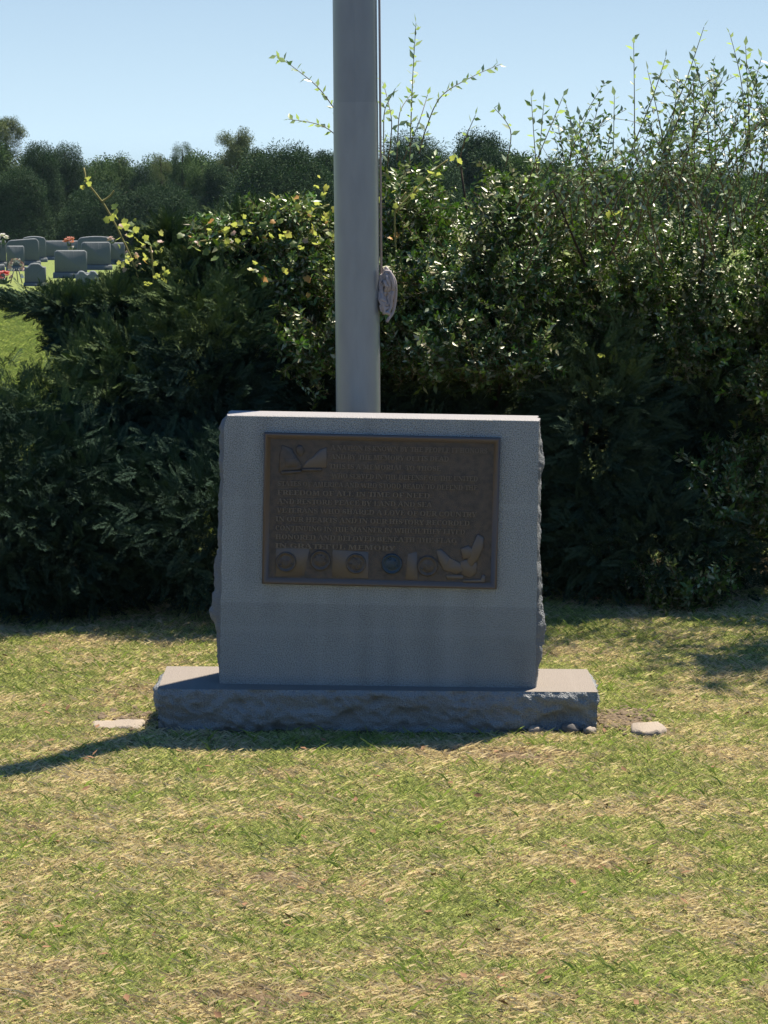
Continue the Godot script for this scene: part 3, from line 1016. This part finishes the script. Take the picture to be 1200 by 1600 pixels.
func make_hedge() -> void:
	M.twig = mat(Color(0.14, 0.10, 0.06), 0.8, 0.3)
	M.leaf_top = mat(Color(0.075, 0.135, 0.034), 0.36, 0.45)
	M.leaf_under = mat(Color(0.245, 0.30, 0.205), 0.40, 0.5)
	for k in ["leaf_top", "leaf_under"]:
		M[k].vertex_color_use_as_albedo = true
		M[k].backlight_enabled = true
	M.leaf_top.backlight = Color(0.66, 0.76, 0.42)
	M.leaf_under.backlight = Color(0.5, 0.58, 0.36)
	var vc := {"vine_green": Color(0.07, 0.11, 0.025), "vine_lime": Color(0.13, 0.17, 0.03), "vine_yellow": Color(0.22, 0.22, 0.035), "vine_orange": Color(0.40, 0.20, 0.05), "vine_dry": Color(0.30, 0.19, 0.16)}
	for k in vc:
		M[k] = mat(vc[k], 0.5, 0.4)
		M[k].backlight_enabled = true
		M[k].backlight = Color(0.66, 0.7, 0.34)
	M.vine_stem = mat(Color(0.24, 0.22, 0.08), 0.7, 0.3)
	sprays = juniper_sprays()
	make_leaf_meshes()
	make_vine_meshes()
	# dark spreading junipers
	make_juniper("low dark spreading juniper at the far left of the hedge, gravestones showing above it", on_lawn(60, 905),
		[[190, 690, 11.35, 118, 195, 0.45, 1.0], [30, 800, 11.1, 250, 222, 0.75, 2.0], [190, 476, 11.6, 55, 40, 0.25, 0.3], [110, 478, 11.6, 60, 25, 0.22, 0.25], [-140, 760, 11.7, 180, 210, 0.6, 0.7], [165, 524, 11.6, 95, 45, 0.3, 0.4], [110, 840, 10.95, 200, 120, 0.5, 0.6]], 24000,
		[spot(160, 560, 11.6), spot(195, 600, 11.5), spot(-60, 700, 11.5), spot(60, 700, 11.3), spot(220, 720, 11.5)], Color(0.027, 0.050, 0.033), [spot(190, 490, 11.6), spot(-30, 462, 11.6)])
	make_juniper("taller dark juniper with feathery tips, between the low juniper and the flagpole", on_lawn(390, 905),
		[[330, 590, 11.5, 160, 200, 0.6, 1.4], [450, 620, 11.8, 150, 235, 0.6, 1.4], [370, 800, 11.0, 260, 160, 0.7, 1.6], [300, 425, 11.7, 95, 60, 0.35, 0.5], [262, 385, 11.7, 35, 50, 0.15, 0.15], [430, 375, 11.8, 115, 60, 0.35, 0.6], [560, 810, 11.3, 170, 150, 0.6, 0.8]], 27000,
		[spot(330, 480, 11.7), spot(450, 430, 11.8), spot(250, 420, 11.7), spot(520, 600, 11.7), spot(300, 700, 11.4)])
	make_juniper("dark juniper behind the right side of the memorial stone, under the silvery shrub", on_lawn(800, 895),
		[[690, 660, 11.9, 220, 125, 0.4, 1.2], [1100, 645, 11.6, 100, 100, 0.35, 0.8], [655, 620, 11.55, 130, 65, 0.3, 0.6], [1090, 620, 12.0, 190, 190, 0.4, 1.8], [740, 800, 11.45, 230, 170, 0.6, 1.3], [930, 690, 11.4, 130, 240, 0.55, 1.3], [1010, 840, 11.3, 200, 120, 0.5, 1.0], [1180, 820, 11.6, 170, 140, 0.5, 0.6]], 29000,
		[spot(740, 680, 11.6), spot(930, 560, 11.7), spot(1010, 760, 11.6), spot(1180, 720, 11.8)], Color(0.038, 0.062, 0.036))
	# silvery-leaved shrubs
	var f1 := on_lawn(700, 905)
	var d := thing("silverberry_shrub", "glossy silvery leaved shrub right behind the flagpole with long bare shoots on top", "shrub", f1)
	make_branches(d, f1, [spot(640, 300, 11.5), spot(720, 260, 11.5), spot(850, 330, 11.6), spot(480, 480, 11.3), spot(560, 420, 11.4), spot(800, 480, 11.2), spot(690, 500, 11.1), spot(900, 420, 11.5)], 0.016, M.bark)
	fill_twigs(d, f1, blob_points([[720, 440, 11.4, 190, 165, 0.55, 2.2], [600, 480, 11.4, 150, 130, 0.5, 1.2], [490, 530, 11.2, 75, 85, 0.3, 0.5], [740, 545, 11.2, 170, 75, 0.45, 1.0], [660, 320, 11.5, 100, 65, 0.3, 0.4], [800, 330, 11.5, 110, 70, 0.35, 0.5], [500, 615, 11.2, 45, 22, 0.2, 0.12], [460, 430, 11.4, 60, 60, 0.25, 0.35], [455, 365, 11.5, 95, 55, 0.25, 0.4], [340, 385, 11.5, 70, 30, 0.2, 0.12]], 4700, 0.6, 0.08, -0.25), 0.35)
	for s in [[[640, 260], [644, 140], [650, 36], 38], [[655, 240], [690, 150], [783, 100], 36], [[560, 230], [500, 140], [432, 87], 34], [[560, 250], [510, 200], [450, 186], 24], [[605, 260], [612, 190], [598, 128], 14],
			[[620, 250], [625, 175], [640, 150], 12], [[585, 240], [560, 170], [535, 120], 14], [[715, 260], [728, 215], [743, 180], 8], [[630, 250], [655, 190], [668, 148], 12], [[790, 260], [798, 205], [772, 168], 12], [[600, 250], [600, 180], [618, 138], 12]]:
		shoot(d, f1, [spot(s[0][0], s[0][1], 11.5), spot(s[1][0], s[1][1], 11.5 + rr(-0.1, 0.1)), spot(s[2][0], s[2][1], 11.5 + rr(-0.25, 0.25))], s[3], true)
	var f2 := on_lawn(1090, 900)
	var e := thing("silverberry_shrub", "large silvery leaved shrub at the right edge, its many shoots reaching into the sky", "shrub", f2)
	make_branches(e, f2, [spot(820, 340, 11.6), spot(865, 300, 11.2), spot(1000, 330, 11.6), spot(1060, 300, 11.7), spot(1150, 310, 11.6), spot(1250, 360, 11.6), spot(980, 420, 11.3), spot(1100, 400, 11.3), spot(1190, 560, 11.2), spot(1120, 700, 11.1)], 0.015, M.bark)
	fill_twigs(e, f2, blob_points([[1080, 480, 11.7, 230, 170, 0.6, 2.3], [950, 440, 11.5, 130, 130, 0.45, 1.0], [1240, 510, 11.6, 150, 220, 0.6, 1.2], [1160, 770, 11.2, 120, 105, 0.35, 0.9], [1220, 620, 11.3, 110, 110, 0.4, 0.7], [1030, 540, 11.5, 120, 90, 0.4, 0.6], [1060, 905, 11.0, 130, 30, 0.3, 0.25], [950, 840, 11.2, 50, 40, 0.2, 0.12], [880, 560, 11.3, 60, 50, 0.25, 0.25]], 4700, 0.6, 0.10, -0.25), 0.35)
	fill_twigs(e, f2, blob_points([[1375, 330, 11.1, 150, 340, 0.6, 1.0], [1420, -60, 10.8, 170, 480, 0.6, 1.3], [1560, -40, 10.9, 170, 500, 0.7, 1.0]], 1900, 0.9, 0.10, -0.1), 0.7)
	var tops := [[990, 62], [1012, 110], [1100, 42], [1085, 95], [1140, 52], [1165, 72], [1190, 90], [1040, 90], [1060, 120], [1130, 120], [960, 150], [925, 165], [880, 150], [850, 160], [830, 152], [905, 180], [945, 130], [1180, 130], [1115, 95], [1210, 110]]
	for k in 78:
		var x := 815.0 + 480.0 * pow(rng.randf(), 0.8)
		tops.append([x, lerpf(205, 105, clampf((x - 815) / 330.0, 0, 1)) + rr(-15, 110)])
	for k in tops.size():
		var t: Array = tops[k]
		var lean := rr(-75, 40) if k < 20 else rr(-150, 110)
		var near := rr(10.75, 11.6)
		shoot(e, f2, [spot(t[0] + lean, t[1] + 175, near + 0.2), spot(t[0] + lean * rr(0.3, 0.75), t[1] + rr(60, 95), near + 0.1), spot(t[0], t[1], near + rr(-0.2, 0.1))], 18, k < 16)
	flush_loose(e)
	# grape vine over the top of the junipers
	make_vine("grape_vine", "yellow green vine with dried pinkish leaves, one bare runner curling up left of the hedge", [[spot(225, 600, 11.5), spot(215, 430, 11.5), spot(190, 370, 11.5), spot(160, 315, 11.5), spot(135, 285, 11.5), spot(131, 262, 11.5)], [spot(225, 600, 11.5), spot(240, 430, 11.4), spot(235, 385, 11.4)], [spot(160, 315, 11.5), spot(172, 306, 11.5), spot(178, 298, 11.5)]],
		[[215, 400, 11.45, 18, 26, 0.75], [195, 365, 11.5, 12, 9, 0.2], [235, 380, 11.45, 14, 12, 0.1], [240, 425, 11.4, 22, 14, 0.2], [180, 335, 11.5, 8, 5, 0.0], [205, 350, 11.5, 8, 6, 0.0], [136, 285, 11.5, 5, 3, 0.0]])
	make_vine("grape_vine", "yellow green vine with orange leaves over the juniper just left of the flagpole", [[spot(400, 560, 11.3), spot(410, 420, 11.4), spot(340, 375, 11.4), spot(295, 380, 11.4)], [spot(410, 420, 11.4), spot(460, 340, 11.4), spot(515, 320, 11.4)], [spot(410, 420, 11.4), spot(470, 400, 11.3), spot(520, 420, 11.3)]],
		[[310, 380, 11.35, 20, 18, 0.05], [355, 372, 11.35, 22, 22, 0.15], [430, 345, 11.4, 22, 26, 0.05], [480, 315, 11.4, 20, 22, 0.05], [500, 350, 11.35, 20, 26, 0.05], [470, 375, 11.35, 22, 20, 0.25], [420, 430, 11.3, 18, 16, 0.0], [455, 450, 11.25, 18, 14, 0.0], [510, 420, 11.3, 14, 12, 0.05], [395, 355, 11.4, 16, 12, 0.2]])
	make_vine("grape_vine", "bright green vine leaves on the silvery shrub just right of the flagpole", [[spot(620, 420, 11.2), spot(618, 330, 11.2), spot(635, 300, 11.2)], [spot(618, 330, 11.2), spot(680, 265, 11.2), spot(700, 250, 11.2)]],
		[[612, 310, 11.15, 10, 10, 0.0], [640, 298, 11.15, 10, 9, 0.0], [612, 370, 11.15, 8, 6, 0.0], [690, 262, 11.1, 16, 10, 0.0], [960, 335, 11.1, 10, 6, 0.1], [935, 545, 11.0, 14, 8, 0.0], [660, 280, 11.15, 14, 8, 0.0]])


# ---------- graves ----------
func stone_shape(w: float, h: float, style: String) -> PackedVector2Array:
	var p := PackedVector2Array()
	p.append(Vector2(-w / 2, 0))
	var n := 14
	for k in n + 1:
		var u := float(k) / n
		var x := lerpf(-w / 2, w / 2, u)
		var y := h
		var e := absf(u - 0.5) * 2.0
		match style:
			"round": y = h - 0.09 * h * e * e - (0.1 * h * pow(maxf(0, (e - 0.8) / 0.2), 2))
			"flat": y = h - 0.08 * h * pow(maxf(0, (e - 0.84) / 0.16), 2)
			"serp": y = h - 0.16 * h * smoothstep(0.35, 0.75, e) - 0.04 * h * e
			"double": y = h - 0.28 * h * pow(absf(sin(u * TAU * 0.5 + PI * 0.5)) if false else pow(absf(cos(u * TAU)), 2.0), 1.0) * (1.0 if (e < 0.25 or e > 0.75) else 0.35)
			"slant": y = h - 0.10 * h * (1 - u) - 0.16 * h * pow(maxf(0, (e - 0.75) / 0.25), 2)
		p.append(Vector2(x, y))
	p.append(Vector2(w / 2, 0))
	return p

func gravestone(px0: float, px1: float, top: float, bottom: float, dist: float, style: String, label: String, tone: float, turn := 0.18) -> Vector3:
	var a := spot(px0, bottom, dist)
	var b := spot(px1, bottom, dist)
	var t := spot(px0, top, dist)
	var at := (a + b) * 0.5
	var g := ground_y(at.x, at.z)
	at.y = minf(g, at.y)
	var w := b.x - a.x
	var h := t.y - at.y
	var root := thing("gravestone", label, "gravestone", at, "gravestones in the field beyond the hedge")
	root.rotation.y = turn
	var m := stone_mat(Color(0.125, 0.145, 0.16) * tone, 1.2, 0.3, 0.7, 0.4)
	var st := begin()
	var bh := minf(0.16, h * 0.2)
	extrude(st, stone_shape(w, h - bh, style), -0.11, 0.11, 0.025)
	put("stone", done(st, m), root, null, Transform3D(Basis.IDENTITY, Vector3(0, bh, 0)))
	st = begin()
	box(st, Vector3(0, bh * 0.5 - 0.06, 0), Vector3(w * 1.1, bh + 0.12, 0.36), 0.02)
	put("base", done(st, m), root)
	return at + Vector3(0, h, 0)

func bunch(called: String, label: String, at: Vector3, r: float, col: Color, vase: bool) -> void:
	var root := thing(called, label, "flowers", at)
	var m := mat(col, 0.7, 0.3)
	m.backlight_enabled = true
	m.backlight = Color(0.5, 0.5, 0.5)
	for k in 9:
		var st := begin()
		var d := rdir()
		d.y = absf(d.y)
		var c := Vector3(d.x * r * 0.75, r * 0.7 + d.y * r * 0.7, d.z * r * 0.6)
		for q in 8:
			var a := TAU * q / 8
			leaf(st, c, (Vector3(cos(a), 0.5, sin(a)) + d * 0.6).normalized(), Vector3.UP, r * 0.55, r * 0.4)
		put("flower", done(st, m), root)
	var g := begin()
	for k in 8:
		leaf(g, Vector3(0, r * 0.1, 0), (rdir() + Vector3(0, 0.8, 0)).normalized(), Vector3.BACK, r * 1.1, r * 0.3)
	put("leaves", done(g, mat(Color(0.05, 0.09, 0.03), 0.6)), root)
	if vase:
		var v := begin()
		lathe(v, [Vector2(r * 0.25, -0.02), Vector2(r * 0.32, r * 0.2), Vector2(r * 0.42, r * 0.55), Vector2(r * 0.3, r * 0.5), Vector2(0, r * 0.1)], 12)
		put("vase", done(v, mat(Color(0.22, 0.2, 0.18), 0.5)), root)

func make_graves() -> void:
	gravestone(35, 72, 369, 402, 92, "round", "long grey gravestone mostly hidden behind a big rounded stone at far left", 1.1)
	gravestone(11, 61, 372, 411, 86, "slant", "big dark gravestone with rounded bright right shoulder, at the far left", 1.0)
	gravestone(-12, 10, 376, 412, 84, "flat", "dark gravestone cut by the left frame edge, white flowers on top", 0.9)
	gravestone(11, 38, 384, 413, 78, "flat", "small square gravestone in front of the big dark one at far left", 1.05)
	gravestone(66, 128, 376, 402, 96, "flat", "long low gravestone in the back row between two taller groups", 1.15)
	gravestone(122, 178, 369, 404, 94, "round", "wide gravestone in the back row with a gently curved top", 1.1)
	gravestone(128, 173, 378, 421, 80, "flat", "tall square gravestone standing before the wide curved one", 1.0)
	gravestone(171, 195, 379, 409, 88, "flat", "gravestone partly hidden by the pinkish vine leaves", 0.95)
	gravestone(86, 136, 391, 433, 70, "flat", "broad grey gravestone with rounded corners in the middle of the group, lawn left of it", 1.05)
	gravestone(119, 154, 423, 446, 62, "double", "low gravestone with double humped top, just above the hedge", 1.25)
	gravestone(39, 72, 411, 449, 62, "serp", "gravestone with raised curved top and pale rim, just above the hedge at left", 1.0)
	gravestone(-14, 8, 413, 438, 66, "flat", "small low gravestone at the left frame edge, above the red flowers", 0.95)
	gravestone(1128, 1172, 436, 500, 27, "flat", "grey gravestone glimpsed through a gap in the large silvery shrub", 1.5)
	bunch("orange_flowers", "orange flowers in a vase on the long low gravestone", spot(110, 391, 90), 0.26, Color(0.55, 0.13, 0.03), true)
	bunch("white_flowers", "white flowers on the gravestone at the left frame edge", spot(4, 382, 83.7), 0.2, Color(0.75, 0.72, 0.7), false)
	bunch("red_flowers", "red flowers at the far left, low above the hedge", spot(7, 446, 60), 0.19, Color(0.6, 0.03, 0.03), false)
	bunch("pink_flowers", "pale pink flowers on the gravestone beside the vine leaves", spot(174, 381, 87.5), 0.14, Color(0.6, 0.4, 0.36), false)
	# arch-shaped wreath on a stand
	var at := spot(26, 446, 64)
	at.y = ground_y(at.x, at.z)
	var root := thing("flower_wreath", "arch shaped pink and white flower wreath on a stand among the gravestones at far left", "wreath", at)
	var tp := spot(26, 405, 64).y - at.y
	var st := begin()
	tube(st, [Vector3(-0.14, 0, 0.05), Vector3(-0.05, tp * 0.6, 0)], [0.012], 6)
	tube(st, [Vector3(0.14, 0, 0.05), Vector3(0.05, tp * 0.6, 0)], [0.012], 6)
	tube(st, [Vector3(0, 0, -0.25), Vector3(0, tp * 0.6, 0)], [0.012], 6)
	put("stand", done(st, mat(Color(0.1, 0.1, 0.1), 0.5)), root)
	var pink := mat(Color(0.50, 0.33, 0.30), 0.7)
	var white := mat(Color(0.68, 0.66, 0.62), 0.7)
	for k in 17:
		var a := lerpf(-0.35, PI + 0.35, k / 16.0)
		var c := Vector3(cos(a) * 0.15, tp * 0.62 + sin(a) * 0.2 - (0.12 if k == 0 or k == 16 else 0.0), 0)
		st = begin()
		for q in 7:
			leaf(st, c, (rdir() + Vector3(0, 0, 0.5)).normalized(), Vector3.BACK, 0.075, 0.06)
		put("flower", done(st, white if k % 3 == 0 or k == 8 else pink), root)
	st = begin()
	lathe(st, [Vector2(0, tp - 0.06), Vector2(0.035, tp - 0.03), Vector2(0, tp)], 10)
	put("top_flower", done(st, white), root)


# ---------- far trees ----------
func clump_mesh(n: int, size: float, m: Material, narrow: float) -> ArrayMesh:
	var st := begin()
	for k in n:
		var d := rdir()
		var p := d * pow(rng.randf(), 0.4)
		leaf(st, p, (d + rdir() * 0.8 + Vector3(0, -0.2, 0)).normalized(), (Vector3.UP + rdir() * 0.9).normalized(), size * rr(0.7, 1.3), size * narrow)
	return done(st, m)

func far_tree(called: String, label: String, px: float, top: float, half: float, dist: float, kind: String, dense: int, tint: Color, clumps: Array) -> void:
	var loose_top := 0.5 if tint.r > 0.1 or top < 200 else 0.3
	var c := spot(px, top, dist)
	var at := Vector3(c.x, 0, c.z)
	at.y = ground_y(at.x, at.z) - 0.1
	var H := c.y - at.y
	var R := half * (1.25 if loose_top < 0.5 else 1.0) * dist / F
	var root := thing(called, label, "tree", at, "trees along the far edge of the graveyard")
	var st := begin()
	tube(st, curve([Vector3.ZERO, Vector3(rr(-0.1, 0.1), H * 0.4, 0), Vector3(rr(-0.15, 0.15), H * 0.93, 0)], 10), [0.16, 0.15, 0.14, 0.13, 0.11, 0.1, 0.08, 0.07, 0.05, 0.03, 0.02], 7)
	for k in 7:
		var y := H * rr(0.3, 0.7)
		var a := rr(0, TAU)
		tube(st, curve([Vector3(0, y, 0), Vector3(cos(a) * R * 0.4, y + R * 0.2, sin(a) * R * 0.4), Vector3(cos(a) * R * 0.6, y + R * 0.3, sin(a) * R * 0.6)], 5), [0.05, 0.035, 0.02], 5)
	put("trunk", done(st, M.bark), root)
	var xf := []
	var cl := []
	var lobes := []
	for k in 11:
		lobes.append([rr(0.3, 1.0), rr(0, TAU), rr(0.22, 0.42), rr(0.15, 0.85)])
	for k in int(dense * 2.4):
		var p: Vector3
		var s := R * 0.2
		if kind == "cedar":
			var v := pow(rng.randf(), 0.75)                     # 0 top, 1 bottom
			var r := R * (0.18 + 0.82 * pow(v, 0.55)) * (0.9 + 0.3 * n_rock.get_noise_2d(v * 9 + px, px)) * (0.55 + 0.45 * sqrt(rng.randf()))
			var a := rr(0, TAU)
			p = Vector3(cos(a) * r, lerpf(H * 0.99, H * 0.03, v), sin(a) * r)
		elif kind == "dome":
			var d := rdir()
			d.y = absf(d.y)
			var u := pow(rng.randf(), 0.25) * (1.0 + 0.1 * n_rock.get_noise_3d(d.x * 3, d.y * 3, d.z * 3))
			p = Vector3(d.x * R, d.y * H * 0.97, d.z * R) * u
		else:
			if rng.randf() < loose_top:                                # loose upper boughs
				var l: Array = lobes[rng.randi_range(0, 10)]
				var off: float = R * l[3]
				p = Vector3(cos(l[1]) * off, H * (0.45 + 0.48 * l[0]), sin(l[1]) * off) + rdir() * pow(rng.randf(), 0.4) * R * l[2] * 0.8
				p.y = minf(p.y, H)
			else:                                                # the body, down to the ground
				var v := rng.randf()
				var a := rr(0, TAU)
				var r := R * (0.3 + 0.8 * pow(v, 0.7)) * sqrt(rng.randf()) * (1.0 + 0.4 * n_rock.get_noise_2d(a * 2.0 + px, v * 8))
				p = Vector3(cos(a) * r, H * lerpf(0.86, 0.04, v), sin(a) * r)
			s = R * 0.19
		xf.append(Transform3D(Basis(rdir(), rr(0, TAU)).scaled(Vector3.ONE * s * rr(0.7, 1.25)), p))
		var f := rr(0.75, 1.3)
		cl.append(Color(tint.r * f, tint.g * f, tint.b * f))
	copies("crown", clumps[rng.randi_range(0, clumps.size() - 1)], xf, cl, root)

func make_woods() -> void:
	var m := mat(Color(1, 1, 1), 0.75, 0.2)
	m.vertex_color_use_as_albedo = true
	m.backlight_enabled = true
	m.backlight = Color(0.35, 0.4, 0.2)
	var fine := [clump_mesh(120, 0.22, m, 0.5), clump_mesh(120, 0.2, m, 0.55)]
	var needle := [clump_mesh(130, 0.26, m, 0.25), clump_mesh(130, 0.24, m, 0.28)]
	var dark := Color(0.036, 0.068, 0.030)
	var mid := Color(0.066, 0.108, 0.036)
	var olive := Color(0.12, 0.145, 0.06)
	# [px, top, half width px, dist, kind, copies, tint, label]
	var t := [
		[8, 178, 42, 130, "leafy", 200, olive, "tallest loose leafed tree at the far left edge of the woods"],
		[-40, 215, 55, 126, "leafy", 260, mid, "leafy tree at the left frame edge, lower than its loose leafed neighbour"],
		[62, 226, 44, 122, "cedar", 320, dark, "dark bushy cedar second from the left in the far woods"],
		[104, 226, 40, 124, "cedar", 300, dark, "dark pointed cedar behind the bare vine runner"],
		[145, 258, 38, 128, "leafy", 260, mid, "low leafy tree above the curling vine runner"],
		[185, 240, 36, 130, "leafy", 220, mid, "ragged leafy tree left of the slim one in the far woods"],
		[222, 258, 34, 126, "cedar", 260, dark, "short dark cedar in the middle of the far woods"],
		[250, 232, 24, 140, "leafy", 110, olive, "pale thin leafed tree showing above the middle woods"],
		[284, 222, 26, 128, "cedar", 240, mid, "slim upright green tree in the middle of the far woods"],
		[318, 250, 36, 124, "leafy", 260, mid, "green leafy tree left of the tall loose crowned one"],
		[372, 194, 44, 130, "leafy", 200, olive, "tall loose crowned tree, highest left of the flagpole"],
		[350, 262, 40, 118, "leafy", 280, dark, "dark low tree under the tall loose crowned one"],
		[440, 229, 82, 106, "dome", 520, dark, "big round dark evergreen immediately left of the flagpole"],
		[510, 236, 40, 120, "leafy", 240, dark, "dark tree directly behind the flagpole"],
		[650, 208, 70, 112, "dome", 420, dark, "round dark tree behind the silvery shrub, right of the flagpole"],
		[740, 214, 60, 118, "leafy", 380, dark, "dark leafy tree behind the silvery shrub's last long shoot"],
		[840, 250, 70, 118, "leafy", 380, mid, "tree hidden behind the middle of the large silvery shrub"],
		[960, 262, 80, 122, "leafy", 380, mid, "tree glimpsed behind the large silvery shrub, left of its centre"],
		[1080, 268, 80, 124, "leafy", 380, mid, "tree glimpsed behind the large silvery shrub, right of its centre"],
		[1180, 285, 60, 128, "leafy", 300, mid, "low tree behind the large silvery shrub at the right frame edge"],
		[30, 270, 50, 116, "cedar", 300, dark, "low dark cedar before the tallest tree at the left edge"],
		[160, 285, 55, 116, "dome", 300, dark, "low dark bush along the foot of the far woods, behind the vine runner"],
		[250, 290, 60, 116, "dome", 300, dark, "low dark bush along the foot of the far woods, below the slim tree"]]
	for k in 16:                                                # the row behind
		t.append([-70 + k * 84 + rr(-15, 15), 250 + rr(-10, 14) + (24 if k > 7 else 0), 62, 150, "leafy", 260, mid, "back row tree of the far woods, %s of sixteen from the left" % ["first", "second", "third", "fourth", "fifth", "sixth", "seventh", "eighth", "ninth", "tenth", "eleventh", "twelfth", "thirteenth", "fourteenth", "fifteenth", "sixteenth"][k]])
	for q in t:
		far_tree({"leafy": "leafy_tree", "cedar": "cedar_tree", "dome": "round_tree"}[q[4]], q[7], q[0], q[1], q[2], q[3], q[4], q[5], q[6], needle if q[4] != "leafy" else fine)


func _ready() -> void:
	rng.seed = 20240907
	n_lawn.seed = 5; n_lawn.frequency = 0.6; n_lawn.fractal_octaves = 3
	n_fine.seed = 8; n_fine.frequency = 0.6; n_fine.fractal_octaves = 3
	n_rock.seed = 3; n_rock.frequency = 0.6; n_rock.fractal_octaves = 3

	var cam := Camera3D.new()
	cam.name = "camera"
	cam.fov = rad_to_deg(2.0 * atan(800.0 / F))
	cam.near = 0.1
	cam.far = 2000
	cam.position = Vector3(0, EYE, 0)
	cam.rotation.x = -asin(SP)
	add_child(cam)
	cam.current = true

	var env := Environment.new()
	env.background_mode = Environment.BG_SKY
	var sky := Sky.new()
	var pm := ProceduralSkyMaterial.new()
	pm.sky_top_color = lin(0.025, 0.082, 0.212)
	pm.sky_horizon_color = lin(0.312, 0.408, 0.466)
	pm.sky_curve = 0.10
	pm.ground_horizon_color = lin(0.20, 0.25, 0.27)
	pm.ground_bottom_color = lin(0.08, 0.09, 0.05)
	sky.sky_material = pm
	env.sky = sky
	env.tonemap_mode = Environment.TONE_MAPPER_LINEAR
	env.tonemap_exposure = 2.3
	env.sdfgi_enabled = true
	env.ssao_enabled = true
	env.ssil_enabled = true
	env.fog_enabled = true
	env.fog_density = 0.00012
	env.fog_light_color = Color(0.72, 0.82, 0.92)
	var we := WorldEnvironment.new()
	we.name = "environment"
	we.environment = env
	add_child(we)
	var sun := DirectionalLight3D.new()
	sun.name = "sun"
	sun.light_energy = 1.6
	sun.light_color = Color(1.0, 0.955, 0.88)
	sun.light_angular_distance = 0.53
	sun.shadow_enabled = true
	var az := deg_to_rad(36.0)
	var el := deg_to_rad(64.5)
	var from := Vector3(sin(az) * cos(el), sin(el), -cos(az) * cos(el))     # behind the stone, to the right, high
	sun.look_at_from_position(from * 10.0, Vector3.ZERO, Vector3.FORWARD)
	add_child(sun)

	for b in [[560, 1285, 0.32, 0.12, 0.75], [80, 1520, 0.14, 0.2, 0.8], [445, 1372, 0.1, 0.1, 0.6], [800, 1185, 0.2, 0.1, 0.7], [850, 1340, 0.4, 0.14, 0.5], [965, 1130, 0.09, 0.14, 1.0], [205, 1128, 0.12, 0.14, 0.9], [20, 1310, 0.1, 0.12, 0.6], [250, 1010, 0.2, 0.2, 0.5], [350, 1560, 0.25, 0.2, 0.5], [640, 1420, 0.3, 0.15, 0.4], [200, 1080, 0.15, 0.15, 0.5]]:
		var p := on_lawn(b[0], b[1])
		bare.append([p.x, p.z, b[2], b[3], b[4]])
	M.bark = mat(Color(0.06, 0.045, 0.035), 0.9, 0.2)
	make_ground()
	make_woods()
	make_monument()
	make_flagpole()
	make_hedge()
	make_graves()
	make_loose_stones()
	make_grass()
	for o in find_children("*", "Node3D", true, false):
		for k in o.get_meta_list():
			if str(k).begins_with("_n_"):
				o.remove_meta(k)
